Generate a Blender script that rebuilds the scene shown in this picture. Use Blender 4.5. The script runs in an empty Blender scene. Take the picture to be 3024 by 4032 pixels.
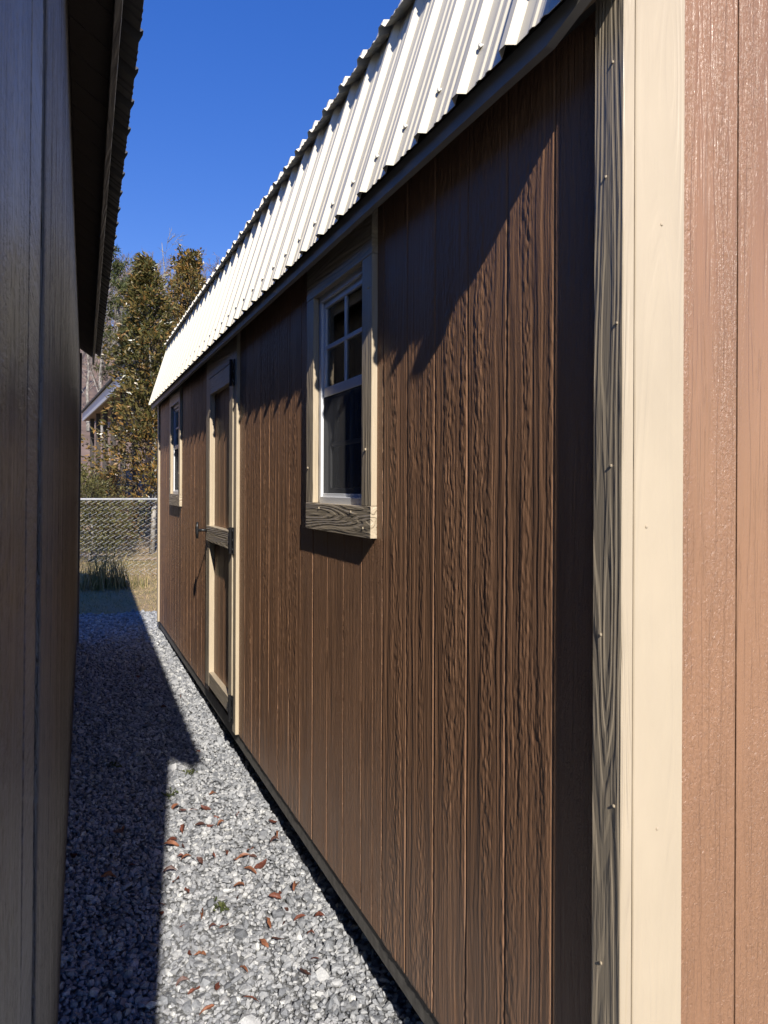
import bpy, bmesh, math, random
import numpy as np
from mathutils import Vector, Matrix
random.seed(7); RNG = np.random.default_rng(7)
rad = math.radians
scene = bpy.context.scene
C = scene.collection

# ------------------------------------------------------------------ camera
F = 3028.0; PX, PY = 1512.0, 1924.0           # focal length and principal point in photo pixels
TH = math.atan((1512 - 262) / F)               # alley direction lies this far left of the optical axis
CZ = 1.80; ROLL = 0.0040
Rv = Vector((math.cos(TH), -math.sin(TH), 0)); Fv = Vector((math.sin(TH), math.cos(TH), 0)); Uv = Vector((0, 0, 1))
cam_d = bpy.data.cameras.new('camera'); cam = bpy.data.objects.new('camera', cam_d); C.objects.link(cam)
Xc = Rv * math.cos(ROLL) + Uv * math.sin(ROLL); Yc = -Rv * math.sin(ROLL) + Uv * math.cos(ROLL); Zc = -Fv
cam.matrix_world = Matrix(((Xc.x, Yc.x, Zc.x, 0), (Xc.y, Yc.y, Zc.y, 0), (Xc.z, Yc.z, Zc.z, CZ), (0, 0, 0, 1)))
cam_d.sensor_fit = 'VERTICAL'; cam_d.sensor_height = 36; cam_d.lens = F / 4032 * 36
cam_d.shift_y = -(2016 - PY) / 4032
cam_d.clip_start = 0.02; cam_d.clip_end = 900
cam_d.dof.use_dof = True; cam_d.dof.focus_distance = 4.0; cam_d.dof.aperture_fstop = 16.0
scene.camera = cam
scene.cycles.max_bounces = 6; scene.cycles.diffuse_bounces = 1; scene.cycles.glossy_bounces = 3; scene.cycles.transparent_max_bounces = 12

# ------------------------------------------------------------------ light
SA, SS = 0.135, 0.64                            # sun travel: x and -z per metre of y
trav = Vector((SA, 1, -SS)).normalized()
ELEV = math.asin(-trav.z); AZ = math.atan2(-trav.x, -trav.y)
world = bpy.data.worlds.new('World'); scene.world = world; world.use_nodes = True
wn = world.node_tree.nodes; wl = world.node_tree.links; wn.clear()
sky = wn.new('ShaderNodeTexSky'); sky.sky_type = 'NISHITA'; sky.sun_disc = False
sky.sun_elevation = ELEV; sky.sun_rotation = AZ; sky.air_density = 1.0; sky.dust_density = 0.0; sky.ozone_density = 4.0; sky.altitude = 300
bg = wn.new('ShaderNodeBackground'); bg.inputs['Strength'].default_value = 0.14; hsv = wn.new('ShaderNodeHueSaturation'); hsv.inputs['Saturation'].default_value = 1.7; hsv.inputs['Hue'].default_value = 0.53; hsv.inputs['Value'].default_value = 1.6
gm = wn.new('ShaderNodeGamma'); gm.inputs[1].default_value = 0.6
wo = wn.new('ShaderNodeOutputWorld'); wl.new(sky.outputs[0], gm.inputs[0]); wl.new(gm.outputs[0], hsv.inputs['Color']); wl.new(hsv.outputs[0], bg.inputs[0]); wl.new(bg.outputs[0], wo.inputs[0])
sun_d = bpy.data.lights.new('sun', 'SUN'); sun_d.energy = 5.0; sun_d.angle = rad(0.53); sun_d.color = (1.0, 0.955, 0.88)
sun = bpy.data.objects.new('sun', sun_d); C.objects.link(sun)
sun.rotation_euler = trav.to_track_quat('-Z', 'Y').to_euler(); sun.location = (0, -10, 12)
scene.view_settings.view_transform = 'Standard'; scene.view_settings.look = 'None'
scene.view_settings.exposure = 0.4; scene.view_settings.gamma = 1.0; scene.view_settings.use_curve_mapping = False

# ------------------------------------------------------------------ pixel helpers
def ray(px, py):
    u = (px - PX) / F; v = -(py - PY) / F
    a = u * math.cos(ROLL) - v * math.sin(ROLL); b = u * math.sin(ROLL) + v * math.cos(ROLL)
    return Rv * a + Uv * b + Fv
def onX(px, py, X):
    d = ray(px, py); t = X / d.x; return (d.y * t, CZ + d.z * t)
def onY(px, py, Y):
    d = ray(px, py); t = Y / d.y; return (d.x * t, CZ + d.z * t)
def YX(px, X, py=1924): return onX(px, py, X)[0]
def at_depth(px, py, D):
    return Vector((0, 0, CZ)) + ray(px, py) * D
def gz(x, y):                                   # ground height: gravel pad, then a lawn that climbs to the hill
    if y < 10.7: return 0.0185 * (y - 2.6) - 0.015
    z = 0.135 + 0.062 * (y - 10.7)
    if y > 30: z += 0.20 * (y - 30) + 0.0012 * (y - 30) ** 2
    return z

# ------------------------------------------------------------------ material helpers
def mat(name):
    m = bpy.data.materials.new(name); m.use_nodes = True
    nt = m.node_tree; b = nt.nodes['Principled BSDF']
    return m, nt, b
def nd(nt, t, **kw):
    n = nt.nodes.new(t)
    for k, v in kw.items(): setattr(n, k, v)
    return n
def mathn(nt, op, a, b=None, c=None):
    n = nd(nt, 'ShaderNodeMath', operation=op)
    for i, v in enumerate((a, b, c)):
        if v is None: continue
        if isinstance(v, (int, float)): n.inputs[i].default_value = v
        else: nt.links.new(v, n.inputs[i])
    return n.outputs[0]
def ramp(nt, fac, stops):
    r = nd(nt, 'ShaderNodeValToRGB'); nt.links.new(fac, r.inputs[0]); e = r.color_ramp.elements
    while len(e) < len(stops): e.new(0.5)
    for i, (p, c) in enumerate(stops):
        e[i].position = p; e[i].color = (c, c, c, 1) if isinstance(c, (int, float)) else (*c, 1)
    return r.outputs[0]
def coords(nt, scale, rnd=True):
    tc = nd(nt, 'ShaderNodeTexCoord'); mp = nd(nt, 'ShaderNodeMapping'); mp.inputs['Scale'].default_value = scale
    nt.links.new(tc.outputs['Object'], mp.inputs[0])
    if rnd:
        oi = nd(nt, 'ShaderNodeObjectInfo'); cx = nd(nt, 'ShaderNodeCombineXYZ')
        for i, k in enumerate((37.0, 91.0, 53.0)):
            nt.links.new(mathn(nt, 'MULTIPLY', oi.outputs['Random'], k), cx.inputs[i])
        nt.links.new(cx.outputs[0], mp.inputs['Location'])
    return mp.outputs[0]
def noise(nt, vec, scale=1.0, detail=4.0, rough=0.55, dist=0.0):
    n = nd(nt, 'ShaderNodeTexNoise'); nt.links.new(vec, n.inputs['Vector'])
    n.inputs['Scale'].default_value = scale; n.inputs['Detail'].default_value = detail
    n.inputs['Roughness'].default_value = rough; n.inputs['Distortion'].default_value = dist
    return n.outputs['Fac']
def mixc(nt, fac, a, b):
    n = nd(nt, 'ShaderNodeMix', data_type='RGBA')
    if isinstance(fac, (int, float)): n.inputs[0].default_value = fac
    else: nt.links.new(fac, n.inputs[0])
    for k, v in ((6, a), (7, b)):
        if isinstance(v, tuple): n.inputs[k].default_value = (*v, 1)
        else: nt.links.new(v, n.inputs[k])
    return n.outputs[2]
def bump(nt, b, h, strength, dist):
    n = nd(nt, 'ShaderNodeBump'); n.inputs['Strength'].default_value = strength; n.inputs['Distance'].default_value = dist
    nt.links.new(h, n.inputs['Height']); nt.links.new(n.outputs[0], b.inputs['Normal']); return n

def painted_siding(name, col, axis='z', rough=0.36, dist=0.0011, spec=0.5, var=0.12, vscale=(3, 3, 1.5), dusty=False, chat=(120, 44), objvar=0.0):
    """embossed wood-grain panel siding under semi-gloss paint; axis is the grain direction"""
    m, nt, b = mat(name)
    def sc(across, along):
        return {'z': (across, across, along), 'y': (across, along, across), 'x': (along, across, across)}[axis]
    g = noise(nt, coords(nt, sc(150, 4.5)), 1, 3, 0.6, 0.6)             # fine long grain
    g2 = noise(nt, coords(nt, sc(48, 2.2)), 1, 3, 0.55, 0.9)            # broad ridges
    r = noise(nt, coords(nt, sc(*chat)), 1, 3, 0.65, 1.2)               # rough sawn chatter
    msk = ramp(nt, noise(nt, coords(nt, sc(9, 0.7)), 1, 2, 0.5), [(0.34, 0.12), (0.52, 1.0)])
    gr = ramp(nt, g2, [(0.42, 0.0), (0.50, 0.8), (0.60, 1.0)])
    h = mathn(nt, 'ADD', mathn(nt, 'MULTIPLY', g, 0.40), mathn(nt, 'MULTIPLY', gr, 0.40))
    h = mathn(nt, 'ADD', h, mathn(nt, 'MULTIPLY', mathn(nt, 'MULTIPLY', r, msk), 1.0))
    bump(nt, b, h, 1.0, dist)
    v = noise(nt, coords(nt, vscale), 1, 4, 0.6)
    c = mixc(nt, ramp(nt, v, [(0.3, 0.0), (0.7, 1.0)]), tuple(x * (1 - var) for x in col), tuple(x * (1 + var * 0.7) for x in col))
    if objvar:
        oi = nd(nt, 'ShaderNodeObjectInfo'); c = mixc(nt, mathn(nt, 'MULTIPLY', oi.outputs['Random'], objvar), c, tuple(min(1, x * 2.6 + .02) for x in col))
    if dusty:   # stone dust splashed up on the lowest part of the wall
        ge = nd(nt, 'ShaderNodeNewGeometry'); sp = nd(nt, 'ShaderNodeSeparateXYZ'); nt.links.new(ge.outputs['Position'], sp.inputs[0])
        lo = nd(nt, 'ShaderNodeMapRange'); nt.links.new(sp.outputs['Z'], lo.inputs[0])
        for i, q in ((1, 0.2), (2, 1.0), (3, 0.40), (4, 0.0)): lo.inputs[i].default_value = q
        dn = ramp(nt, noise(nt, coords(nt, (7, 7, 3)), 1, 5, 0.65), [(0.35, 0.1), (0.7, 1.0)])
        c = mixc(nt, mathn(nt, 'MULTIPLY', lo.outputs[0], dn), c, (0.27, 0.215, 0.175))
    nt.links.new(c, b.inputs['Base Color'])
    b.inputs['Roughness'].default_value = rough; b.inputs['Specular IOR Level'].default_value = spec
    return m
def painted_trim(name, col, axis='z', rough=0.42, dist=0.0016, lines=95.0):
    """painted sawn board: growth-ring ridges that bow into long cathedrals"""
    m, nt, b = mat(name)
    sw = {'z': (1, 1, 0.055), 'y': (1, 0.055, 1), 'x': (0.055, 1, 1)}[axis]
    lowf = noise(nt, coords(nt, tuple(10 if q == 1 else 0.8 for q in sw)), 1, 1.5, 0.35, 0.25)
    rg = mathn(nt, 'SINE', mathn(nt, 'MULTIPLY', lowf, lines))
    rg = ramp(nt, mathn(nt, 'ADD', mathn(nt, 'MULTIPLY', rg, 0.5), 0.5), [(0.15, 0.0), (0.5, 0.75), (0.75, 1.0)])
    s = {'z': (210, 210, 6), 'y': (210, 6, 210), 'x': (6, 210, 210)}[axis]
    f = noise(nt, coords(nt, s), 1, 2, 0.6)
    n = ramp(nt, noise(nt, coords(nt, tuple(30 if q == 1 else 3 for q in sw)), 1, 3, 0.6), [(0.3, 0.1), (0.65, 1.0)])
    h = mathn(nt, 'ADD', mathn(nt, 'MULTIPLY', rg, mathn(nt, 'MULTIPLY', n, 1.3)), mathn(nt, 'MULTIPLY', f, 0.45))
    bump(nt, b, h, 1.0, dist)
    vv = noise(nt, coords(nt, (5, 5, 2)), 1, 4, 0.6)
    c = mixc(nt, ramp(nt, vv, [(0.3, 0.0), (0.75, 1.0)]), tuple(x * 0.9 for x in col), tuple(min(1, x * 1.05) for x in col))
    nt.links.new(c, b.inputs['Base Color']); b.inputs['Roughness'].default_value = rough
    return m
def plain(name, col, rough=0.5, metal=0.0, nscale=20.0, var=0.15, bdist=0.0, spec=0.5):
    m, nt, b = mat(name)
    n = noise(nt, coords(nt, (nscale,) * 3), 1, 4, 0.6)
    c = mixc(nt, ramp(nt, n, [(0.3, 0.0), (0.7, 1.0)]), tuple(x * (1 - var) for x in col), tuple(min(1, x * (1 + var)) for x in col))
    nt.links.new(c, b.inputs['Base Color']); b.inputs['Roughness'].default_value = rough; b.inputs['Metallic'].default_value = metal
    b.inputs['Specular IOR Level'].default_value = spec
    if bdist: bump(nt, b, n, 1.0, bdist)
    return m
def attr_mat(name, stops, rough=0.6, spec=0.4, attr='tone', nscale=0.0, namt=0.0, trans=0.0, bdist=0.0):
    """colour chosen per piece (leaf, stone, blade) by a random value stored on it"""
    m, nt, b = mat(name)
    a = nd(nt, 'ShaderNodeAttribute', attribute_name=attr); f = a.outputs['Fac']
    if nscale:
        n = noise(nt, coords(nt, (nscale,) * 3, False), 1, 4, 0.65)
        f = mathn(nt, 'ADD', f, mathn(nt, 'MULTIPLY', mathn(nt, 'SUBTRACT', n, 0.5), namt))
        if bdist: bump(nt, b, n, 1.0, bdist)
    c = ramp(nt, f, stops); nt.links.new(c, b.inputs['Base Color'])
    b.inputs['Roughness'].default_value = rough; b.inputs['Specular IOR Level'].default_value = spec
    if trans:
        out = nt.nodes['Material Output']; t = nd(nt, 'ShaderNodeBsdfTranslucent'); mx = nd(nt, 'ShaderNodeMixShader')
        mx.inputs[0].default_value = trans; nt.links.new(c, t.inputs[0]); nt.links.new(b.outputs[0], mx.inputs[1])
        nt.links.new(t.outputs[0], mx.inputs[2]); nt.links.new(mx.outputs[0], out.inputs[0])
    return m

BROWN = (0.312, 0.167, 0.092); CREAM = (0.50, 0.405, 0.280)
M = {}
M['brown'] = painted_siding('brown_siding_paint', BROWN, dist=0.0012, rough=0.46, spec=0.3, dusty=True)
M['brown_small'] = painted_siding('brown_siding_paint_offcut', BROWN, dist=0.0060, rough=0.46, spec=0.3, dusty=True)
M['brown_front'] = painted_siding('brown_gloss_siding_paint', BROWN, rough=0.30, dist=0.0042, spec=0.5, chat=(120, 70))
M['cream_front'] = painted_trim('cream_front_trim_paint', CREAM, 'z', dist=0.0005, rough=0.4)
M['cream_v'] = painted_trim('cream_trim_paint_upright', CREAM, 'z')
M['cream_y'] = painted_trim('cream_trim_paint_level', CREAM, 'y', dist=0.0024, lines=120.0)
M['cream_x'] = painted_trim('cream_trim_paint_cross', CREAM, 'x')
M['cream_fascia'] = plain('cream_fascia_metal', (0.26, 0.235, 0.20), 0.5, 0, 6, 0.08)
M['roof'] = plain('ivory_roof_metal', (0.85, 0.765, 0.59), 0.38, 0.0, 4, 0.035)
M['screw'] = plain('ivory_screw_paint', (0.80, 0.76, 0.68), 0.4)
M['dark_wood'] = plain('weathered_treated_wood', (0.16, 0.145, 0.125), 0.8, 0, 30, 0.35, 0.002)
M['dark_soffit'] = plain('unlit_plywood', (0.07, 0.06, 0.05), 0.9, 0, 8, 0.2)  # plywood colour darkened to carry the shade of the eave recess
M['soffit'] = painted_siding('raw_soffit_wood', (0.15, 0.12, 0.095), 'x', rough=0.75, spec=0.2)
M['vinyl'] = plain('white_vinyl', (0.78, 0.78, 0.78), 0.35, 0, 5, 0.03)
M['black'] = plain('black_powder_coat', (0.012, 0.012, 0.013), 0.38, 0.0, 80, 0.3, 0.0003)
M['steel'] = plain('bright_steel', (0.7, 0.7, 0.7), 0.25, 1.0)
M['interior'] = plain('bare_pine_inside', (0.33, 0.23, 0.14), 0.8, 0, 9, 0.25)
M['plywood'] = plain('plywood_inside', (0.30, 0.22, 0.14), 0.8, 0, 6, 0.2)
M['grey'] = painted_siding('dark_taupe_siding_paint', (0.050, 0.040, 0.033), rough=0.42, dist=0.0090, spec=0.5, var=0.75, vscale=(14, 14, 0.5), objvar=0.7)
M['grey_near'] = painted_siding('slate_siding_sky_glint', (0.036, 0.038, 0.046), rough=0.34, dist=0.003, spec=0.55, chat=(45, 150), var=0.9, vscale=(70, 70, 45))  # bluish tint and speckle stand in for sky reflection and glints
M['grey_dash'] = painted_siding('slate_trim_sky_glint', (0.058, 0.062, 0.074), 'y', rough=0.36, dist=0.003, spec=0.55, chat=(190, 34), var=0.85, vscale=(34, 34, 230))  # colour dashes painted for sky sparkle, blue tint for its reflection
M['grey_trim'] = painted_trim('taupe_trim_paint', (0.12, 0.105, 0.092), 'z', rough=0.4)
M['grey_fascia'] = painted_trim('taupe_fascia_paint', (0.20, 0.185, 0.165), 'y', rough=0.5)
M['grey_roof'] = plain('charcoal_roof_metal', (0.095, 0.092, 0.085), 0.4, 0.0, 5, 0.1)
def glass_mat():
    m, nt, b = mat('window_glass'); nt.nodes.remove(b); out = nt.nodes['Material Output']
    t = nd(nt, 'ShaderNodeBsdfTransparent'); t.inputs[0].default_value = (0.86, 0.89, 0.87, 1)
    g = nd(nt, 'ShaderNodeBsdfGlossy'); g.inputs['Roughness'].default_value = 0.015
    fr = nd(nt, 'ShaderNodeFresnel'); fr.inputs[0].default_value = 1.75
    mx = nd(nt, 'ShaderNodeMixShader'); nt.links.new(fr.outputs[0], mx.inputs[0])
    nt.links.new(t.outputs[0], mx.inputs[1]); nt.links.new(g.outputs[0], mx.inputs[2]); nt.links.new(mx.outputs[0], out.inputs[0])
    return m
M['glass'] = glass_mat()
def screen_mat():
    m, nt, b = mat('insect_screen'); nt.nodes.remove(b); out = nt.nodes['Material Output']
    t = nd(nt, 'ShaderNodeBsdfTransparent'); d = nd(nt, 'ShaderNodeBsdfDiffuse'); d.inputs[0].default_value = (0.10, 0.10, 0.105, 1)
    mx = nd(nt, 'ShaderNodeMixShader'); mx.inputs[0].default_value = 0.55
    nt.links.new(t.outputs[0], mx.inputs[1]); nt.links.new(d.outputs[0], mx.inputs[2]); nt.links.new(mx.outputs[0], out.inputs[0])
    return m
M['screen'] = screen_mat()

# ------------------------------------------------------------------ object helpers
def put(o, parent):
    C.objects.link(o)
    if parent is not None: o.parent = parent
    return o
def mesh_obj(name, verts, faces, m, parent=None, smooth=False):
    me = bpy.data.meshes.new(name); me.from_pydata([tuple(v) for v in verts], [], faces); me.update()
    if m is not None: me.materials.append(m)
    if smooth:
        for p in me.polygons: p.use_smooth = True
    return put(bpy.data.objects.new(name, me), parent)
def box_mesh(name, sx, sy, sz, m, bev=0.0015):
    bm = bmesh.new(); bmesh.ops.create_cube(bm, size=1)
    for v in bm.verts: v.co = Vector((v.co.x * sx, v.co.y * sy, v.co.z * sz))
    if bev: bmesh.ops.bevel(bm, geom=list(bm.edges), offset=min(bev, 0.3 * min(sx, sy, sz)), segments=1, affect='EDGES')
    me = bpy.data.meshes.new(name); bm.to_mesh(me); bm.free(); me.materials.append(m); return me
_cache = {}
def box(name, x0, x1, y0, y1, z0, z1, m, parent=None, bev=0.0015):
    s = (round(x1 - x0, 4), round(y1 - y0, 4), round(z1 - z0, 4)); k = (s, m.name, bev)
    if k not in _cache: _cache[k] = box_mesh(name, *s, m, bev)
    o = bpy.data.objects.new(name, _cache[k]); o.location = ((x0 + x1) / 2, (y0 + y1) / 2, (z0 + z1) / 2)
    return put(o, parent)
def empty(name, loc, label, cat, group=None):
    o = bpy.data.objects.new(name, None); o.empty_display_size = 0.2; o.location = loc; C.objects.link(o)
    return tag(o, label, cat, group)
def tag(o, label=None, cat=None, group=None, kind=None):
    if label: o['label'] = label
    if cat: o['category'] = cat
    if group: o['group'] = group
    if kind: o['kind'] = kind
    return o
def prism(name, poly, axis, a0, a1, m, parent=None):
    """polygon (2-D) extruded along axis: 'y' -> poly is (x, z); 'x' -> (y, z); 'z' -> (x, y)"""
    n = len(poly)
    def p(q, a): return {'y': (q[0], a, q[1]), 'x': (a, q[0], q[1]), 'z': (q[0], q[1], a)}[axis]
    v = [p(q, a0) for q in poly] + [p(q, a1) for q in poly]
    f = [tuple(range(n)), tuple(range(2 * n - 1, n - 1, -1))] + [(i, i + n, (i + 1) % n + n, (i + 1) % n) for i in range(n)]
    o = mesh_obj(name, v, f, m, parent)
    bm = bmesh.new(); bm.from_mesh(o.data); bmesh.ops.recalc_face_normals(bm, faces=bm.faces); bm.to_mesh(o.data); bm.free()
    return o
def tube(path, radii, n=6):
    """tapered tube along a path -> verts, faces"""
    vs, fs = [], []
    P = [Vector(p) for p in path]
    for i, p in enumerate(P):
        t = (P[min(i + 1, len(P) - 1)] - P[max(i - 1, 0)]).normalized()
        a = t.orthogonal().normalized() if i == 0 else (a - t * a.dot(t)).normalized()
        b = t.cross(a); r = radii[i] if hasattr(radii, '__len__') else radii
        for k in range(n):
            w = 2 * math.pi * k / n; vs.append(p + (a * math.cos(w) + b * math.sin(w)) * r)
        if i:
            o = (i - 1) * n
            for k in range(n): fs.append((o + k, o + (k + 1) % n, o + n + (k + 1) % n, o + n + k))
    fs.append(tuple(range(n))[::-1]); fs.append(tuple(range(len(vs) - n, len(vs))))
    return vs, fs
class Bag:
    def __init__(s): s.v = []; s.f = []
    def add(s, vf):
        o = len(s.v); s.v += list(vf[0]); s.f += [tuple(i + o for i in q) for q in vf[1]]; return s
    def obj(s, name, m, parent=None, smooth=False): return mesh_obj(name, s.v, s.f, m, parent, smooth)
def np_mesh(name, V, Fc, m, parent=None, tone=None, smooth=False):
    """V (n,3) floats, Fc (k,3|4) ints, tone per vertex"""
    me = bpy.data.meshes.new(name); k = Fc.shape[1]
    me.vertices.add(len(V)); me.vertices.foreach_set('co', np.ascontiguousarray(V, dtype=np.float32).ravel())
    me.loops.add(Fc.size); me.loops.foreach_set('vertex_index', np.ascontiguousarray(Fc, dtype=np.int32).ravel())
    me.polygons.add(len(Fc)); me.polygons.foreach_set('loop_start', np.arange(0, Fc.size, k, dtype=np.int32))
    me.update(calc_edges=True)
    if tone is not None:
        at = me.attributes.new('tone', 'FLOAT', 'POINT'); at.data.foreach_set('value', np.asarray(tone, dtype=np.float32))
    me.polygons.foreach_set('use_smooth', np.full(len(Fc), smooth, dtype=bool))
    me.materials.append(m); me.validate()
    return put(bpy.data.objects.new(name, me), parent)

# ================================================================== GROUND
def sheet(name, xs, ys, m, dz=0.0, zf=gz):
    V = [(x, y, zf(x, y) + dz) for y in ys for x in xs]; n = len(xs)
    f = [(j * n + i, j * n + i + 1, (j + 1) * n + i + 1, (j + 1) * n + i) for j in range(len(ys) - 1) for i in range(n - 1)]
    return mesh_obj(name, V, f, m, None, True)
def lawn_mat():
    m, nt, b = mat('dormant_lawn')
    n1 = noise(nt, coords(nt, (0.9,) * 3, False), 1, 5, 0.6); n2 = noise(nt, coords(nt, (40,) * 3, False), 1, 4, 0.7)
    c = mixc(nt, ramp(nt, n1, [(0.40, 0.0), (0.60, 1.0)]), (0.52, 0.36, 0.20), (0.30, 0.26, 0.105))
    c = mixc(nt, ramp(nt, n2, [(0.35, 0.0), (0.65, 0.6)]), c, (0.20, 0.14, 0.085))
    nt.links.new(c, b.inputs['Base Color']); b.inputs['Roughness'].default_value = 0.95; bump(nt, b, n2, 1.0, 0.03); return m
def litter_mat():
    m, nt, b = mat('leaf_litter')
    n1 = noise(nt, coords(nt, (0.25,) * 3, False), 1, 6, 0.7)
    nt.links.new(ramp(nt, n1, [(0.3, (0.13, 0.085, 0.062)), (0.5, (0.21, 0.14, 0.105)), (0.7, (0.28, 0.20, 0.15))]), b.inputs['Base Color'])
    b.inputs['Roughness'].default_value = 1.0; bump(nt, b, n1, 1.0, 0.3); return m
def gravel_bed_mat():
    m, nt, b = mat('stone_dust')
    n1 = noise(nt, coords(nt, (60,) * 3, False), 1, 5, 0.7)
    nt.links.new(ramp(nt, n1, [(0.3, 0.10), (0.5, 0.22), (0.7, 0.36)]), b.inputs['Base Color'])
    b.inputs['Roughness'].default_value = 0.95; bump(nt, b, n1, 1.0, 0.02); return m
xs = [-400, -120, -60, -30, -15, -8, -4, -2, 0, 2, 4, 6, 10, 16, 30, 60, 120, 400]
ys = [-400, -100, -30, -10, -2, 4, 10.0] + [10.75 + 0.9 * i for i in range(22)]
lawn = tag(sheet('lawn', xs, ys, lawn_mat(), -0.012), kind='structure')
hill_y = [29.65, 31, 33, 36, 40, 45, 50, 56, 62, 70, 80, 95, 120, 180, 300]
def hz(x, y):
    y2 = min(y, 84); return gz(x, y2) + 0.9 * math.sin(x * 0.11 + y * 0.07) * min(1, (y - 29) / 15) + (y - y2) * 0.02
hill = tag(sheet('hillside', xs, hill_y, litter_mat(), -0.012, hz), kind='structure')
bed = tag(sheet('gravel_bed', [-60, -20, -8, -3, -1, 0, 1, 2, 4, 8, 20, 60], [-60, -20, -6, 0, 2, 4, 6, 8, 10.7], gravel_bed_mat(), -0.004), kind='structure')

# crushed stone, thousands of angular pieces: one mass
def stones():
    phi = (1 + 5 ** .5) / 2
    ico = np.array([(-1, phi, 0), (1, phi, 0), (-1, -phi, 0), (1, -phi, 0), (0, -1, phi), (0, 1, phi), (0, -1, -phi), (0, 1, -phi), (phi, 0, -1), (phi, 0, 1), (-phi, 0, -1), (-phi, 0, 1)]) / math.sqrt(1 + phi * phi)
    fa = np.array([(0, 11, 5), (0, 5, 1), (0, 1, 7), (0, 7, 10), (0, 10, 11), (1, 5, 9), (5, 11, 4), (11, 10, 2), (10, 7, 6), (7, 1, 8), (3, 9, 4), (3, 4, 2), (3, 2, 6), (3, 6, 8), (3, 8, 9), (4, 9, 5), (2, 4, 11), (6, 2, 10), (8, 6, 7), (9, 8, 1)])
    pts = []
    y = 1.6
    while y < 10.78:
        st = 0.0175 + 0.0013 * max(0, y - 4)
        for x in np.arange(-0.35, 1.55, st):
            pts.append((x + RNG.uniform(-.5, .5) * st, y + RNG.uniform(-.5, .5) * st, st))
        y += st
    P = np.array(pts); n = len(P)
    edge = P[:, 1] < 10.68 + 0.07 * np.sin(P[:, 0] * 9) + RNG.uniform(-.06, .06, n); P = P[edge]; n = len(P)
    r = P[:, 2] * 0.62 * np.exp(RNG.normal(0, 0.32, n)); r = np.clip(r, 0.006, 0.034)
    sc = np.stack([RNG.uniform(.8, 1.45, n), RNG.uniform(.7, 1.1, n), RNG.uniform(.45, .85, n)], 1) * r[:, None]
    V = ico[None] * (1 + RNG.uniform(-.42, .28, (n, 12, 1))) * sc[:, None]
    a = RNG.uniform(0, 2 * math.pi, n); t = RNG.normal(0, .45, n); t2 = RNG.normal(0, .45, n)
    def rot(V, ang, i, j):
        c, s = np.cos(ang)[:, None], np.sin(ang)[:, None]; W = V.copy()
        W[..., i] = V[..., i] * c - V[..., j] * s; W[..., j] = V[..., i] * s + V[..., j] * c; return W
    V = rot(rot(rot(V, t, 1, 2), t2, 0, 2), a, 0, 1)
    g = 0.0185 * (P[:, 1] - 2.6) - 0.015 - 0.15 * np.clip(P[:, 0] - 0.98, 0, 0.06)
    V[..., 0] += P[:, 0:1]; V[..., 1] += P[:, 1:2]; V[..., 2] += (g + r * 0.30 + RNG.uniform(-.002, .012, n))[:, None]
    tone = np.clip(RNG.normal(0.39, 0.2, n), 0, 1)
    Fc = (fa[None] + 12 * np.arange(n)[:, None, None]).reshape(-1, 3)
    mt = attr_mat('crushed_granite', [(0.0, (0.15, 0.155, 0.165)), (0.3, (0.27, 0.275, 0.285)), (0.55, (0.40, 0.40, 0.40)), (0.8, (0.53, 0.525, 0.51)), (1.0, (0.66, 0.65, 0.60))], 0.55, 0.5, nscale=130, namt=0.75, bdist=0.002)
    o = np_mesh('gravel', V.reshape(-1, 3), Fc, mt, None, np.repeat(tone, 12))
    return tag(o, 'grey crushed stone gravel covering the alley between the sheds', 'gravel', kind='stuff')
stones()

# ================================================================== BROWN SHED (right)
GP_, GW_ = 0.2032, 0.0045
W = 1.02; TX = W - 0.022                        # siding face, trim face
YF = TX / ((938 / F * math.cos(TH) + math.sin(TH)) / (math.cos(TH) - 938 / F * math.sin(TH)))   # front plane of the corner trim
YS = YF + 0.022                                 # front siding face
YB = YX(627, W)                                 # far end of the siding
Z0 = CZ - 1.545 * W; Z1 = 2.80                 # siding bottom, soffit
XR = W + 3.05
shed = empty('brown_shed', (W, YF, 0.0), 'brown board-sided barn shed with cream trim, ivory metal roof, door and two windows', 'shed')
shed.matrix_world = Matrix.Identity(4)
def sb(name, *a, **k): return box(name, *a, parent=shed, **k)

# openings on the side wall (Y range, Z range)
def win_dims(p_far, p_near, pt, pb_top, pb_bot, pref):
    y1 = YX(p_far, TX); y0 = YX(p_near, TX)
    return y0, y1, onX(pref, pt, TX)[1], onX(pref, pb_top, TX)[1], onX(pref, pb_bot, TX)[1]
w1 = win_dims(1206, 1461, 998, 1994, 2122, 1461)
w2y0 = YX(707, TX); w2y1 = w2y0 + (w1[1] - w1[0])
w2 = (w2y0, w2y1) + w1[2:]
d_y0, d_y1 = YX(930, TX), YX(812, TX)           # door casing outer edges
d_z0 = Z0 - 0.02; TRW = 0.089
openings = [(w1[0] + 0.03, w1[1] - 0.03, w1[3] - 0.05, w1[2] + 0.05), (w2[0] + 0.03, w2[1] - 0.03, w2[3] - 0.05, w2[2] + 0.05), (d_y0 + 0.03, d_y1 - 0.03, Z0, Z1)]
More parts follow.
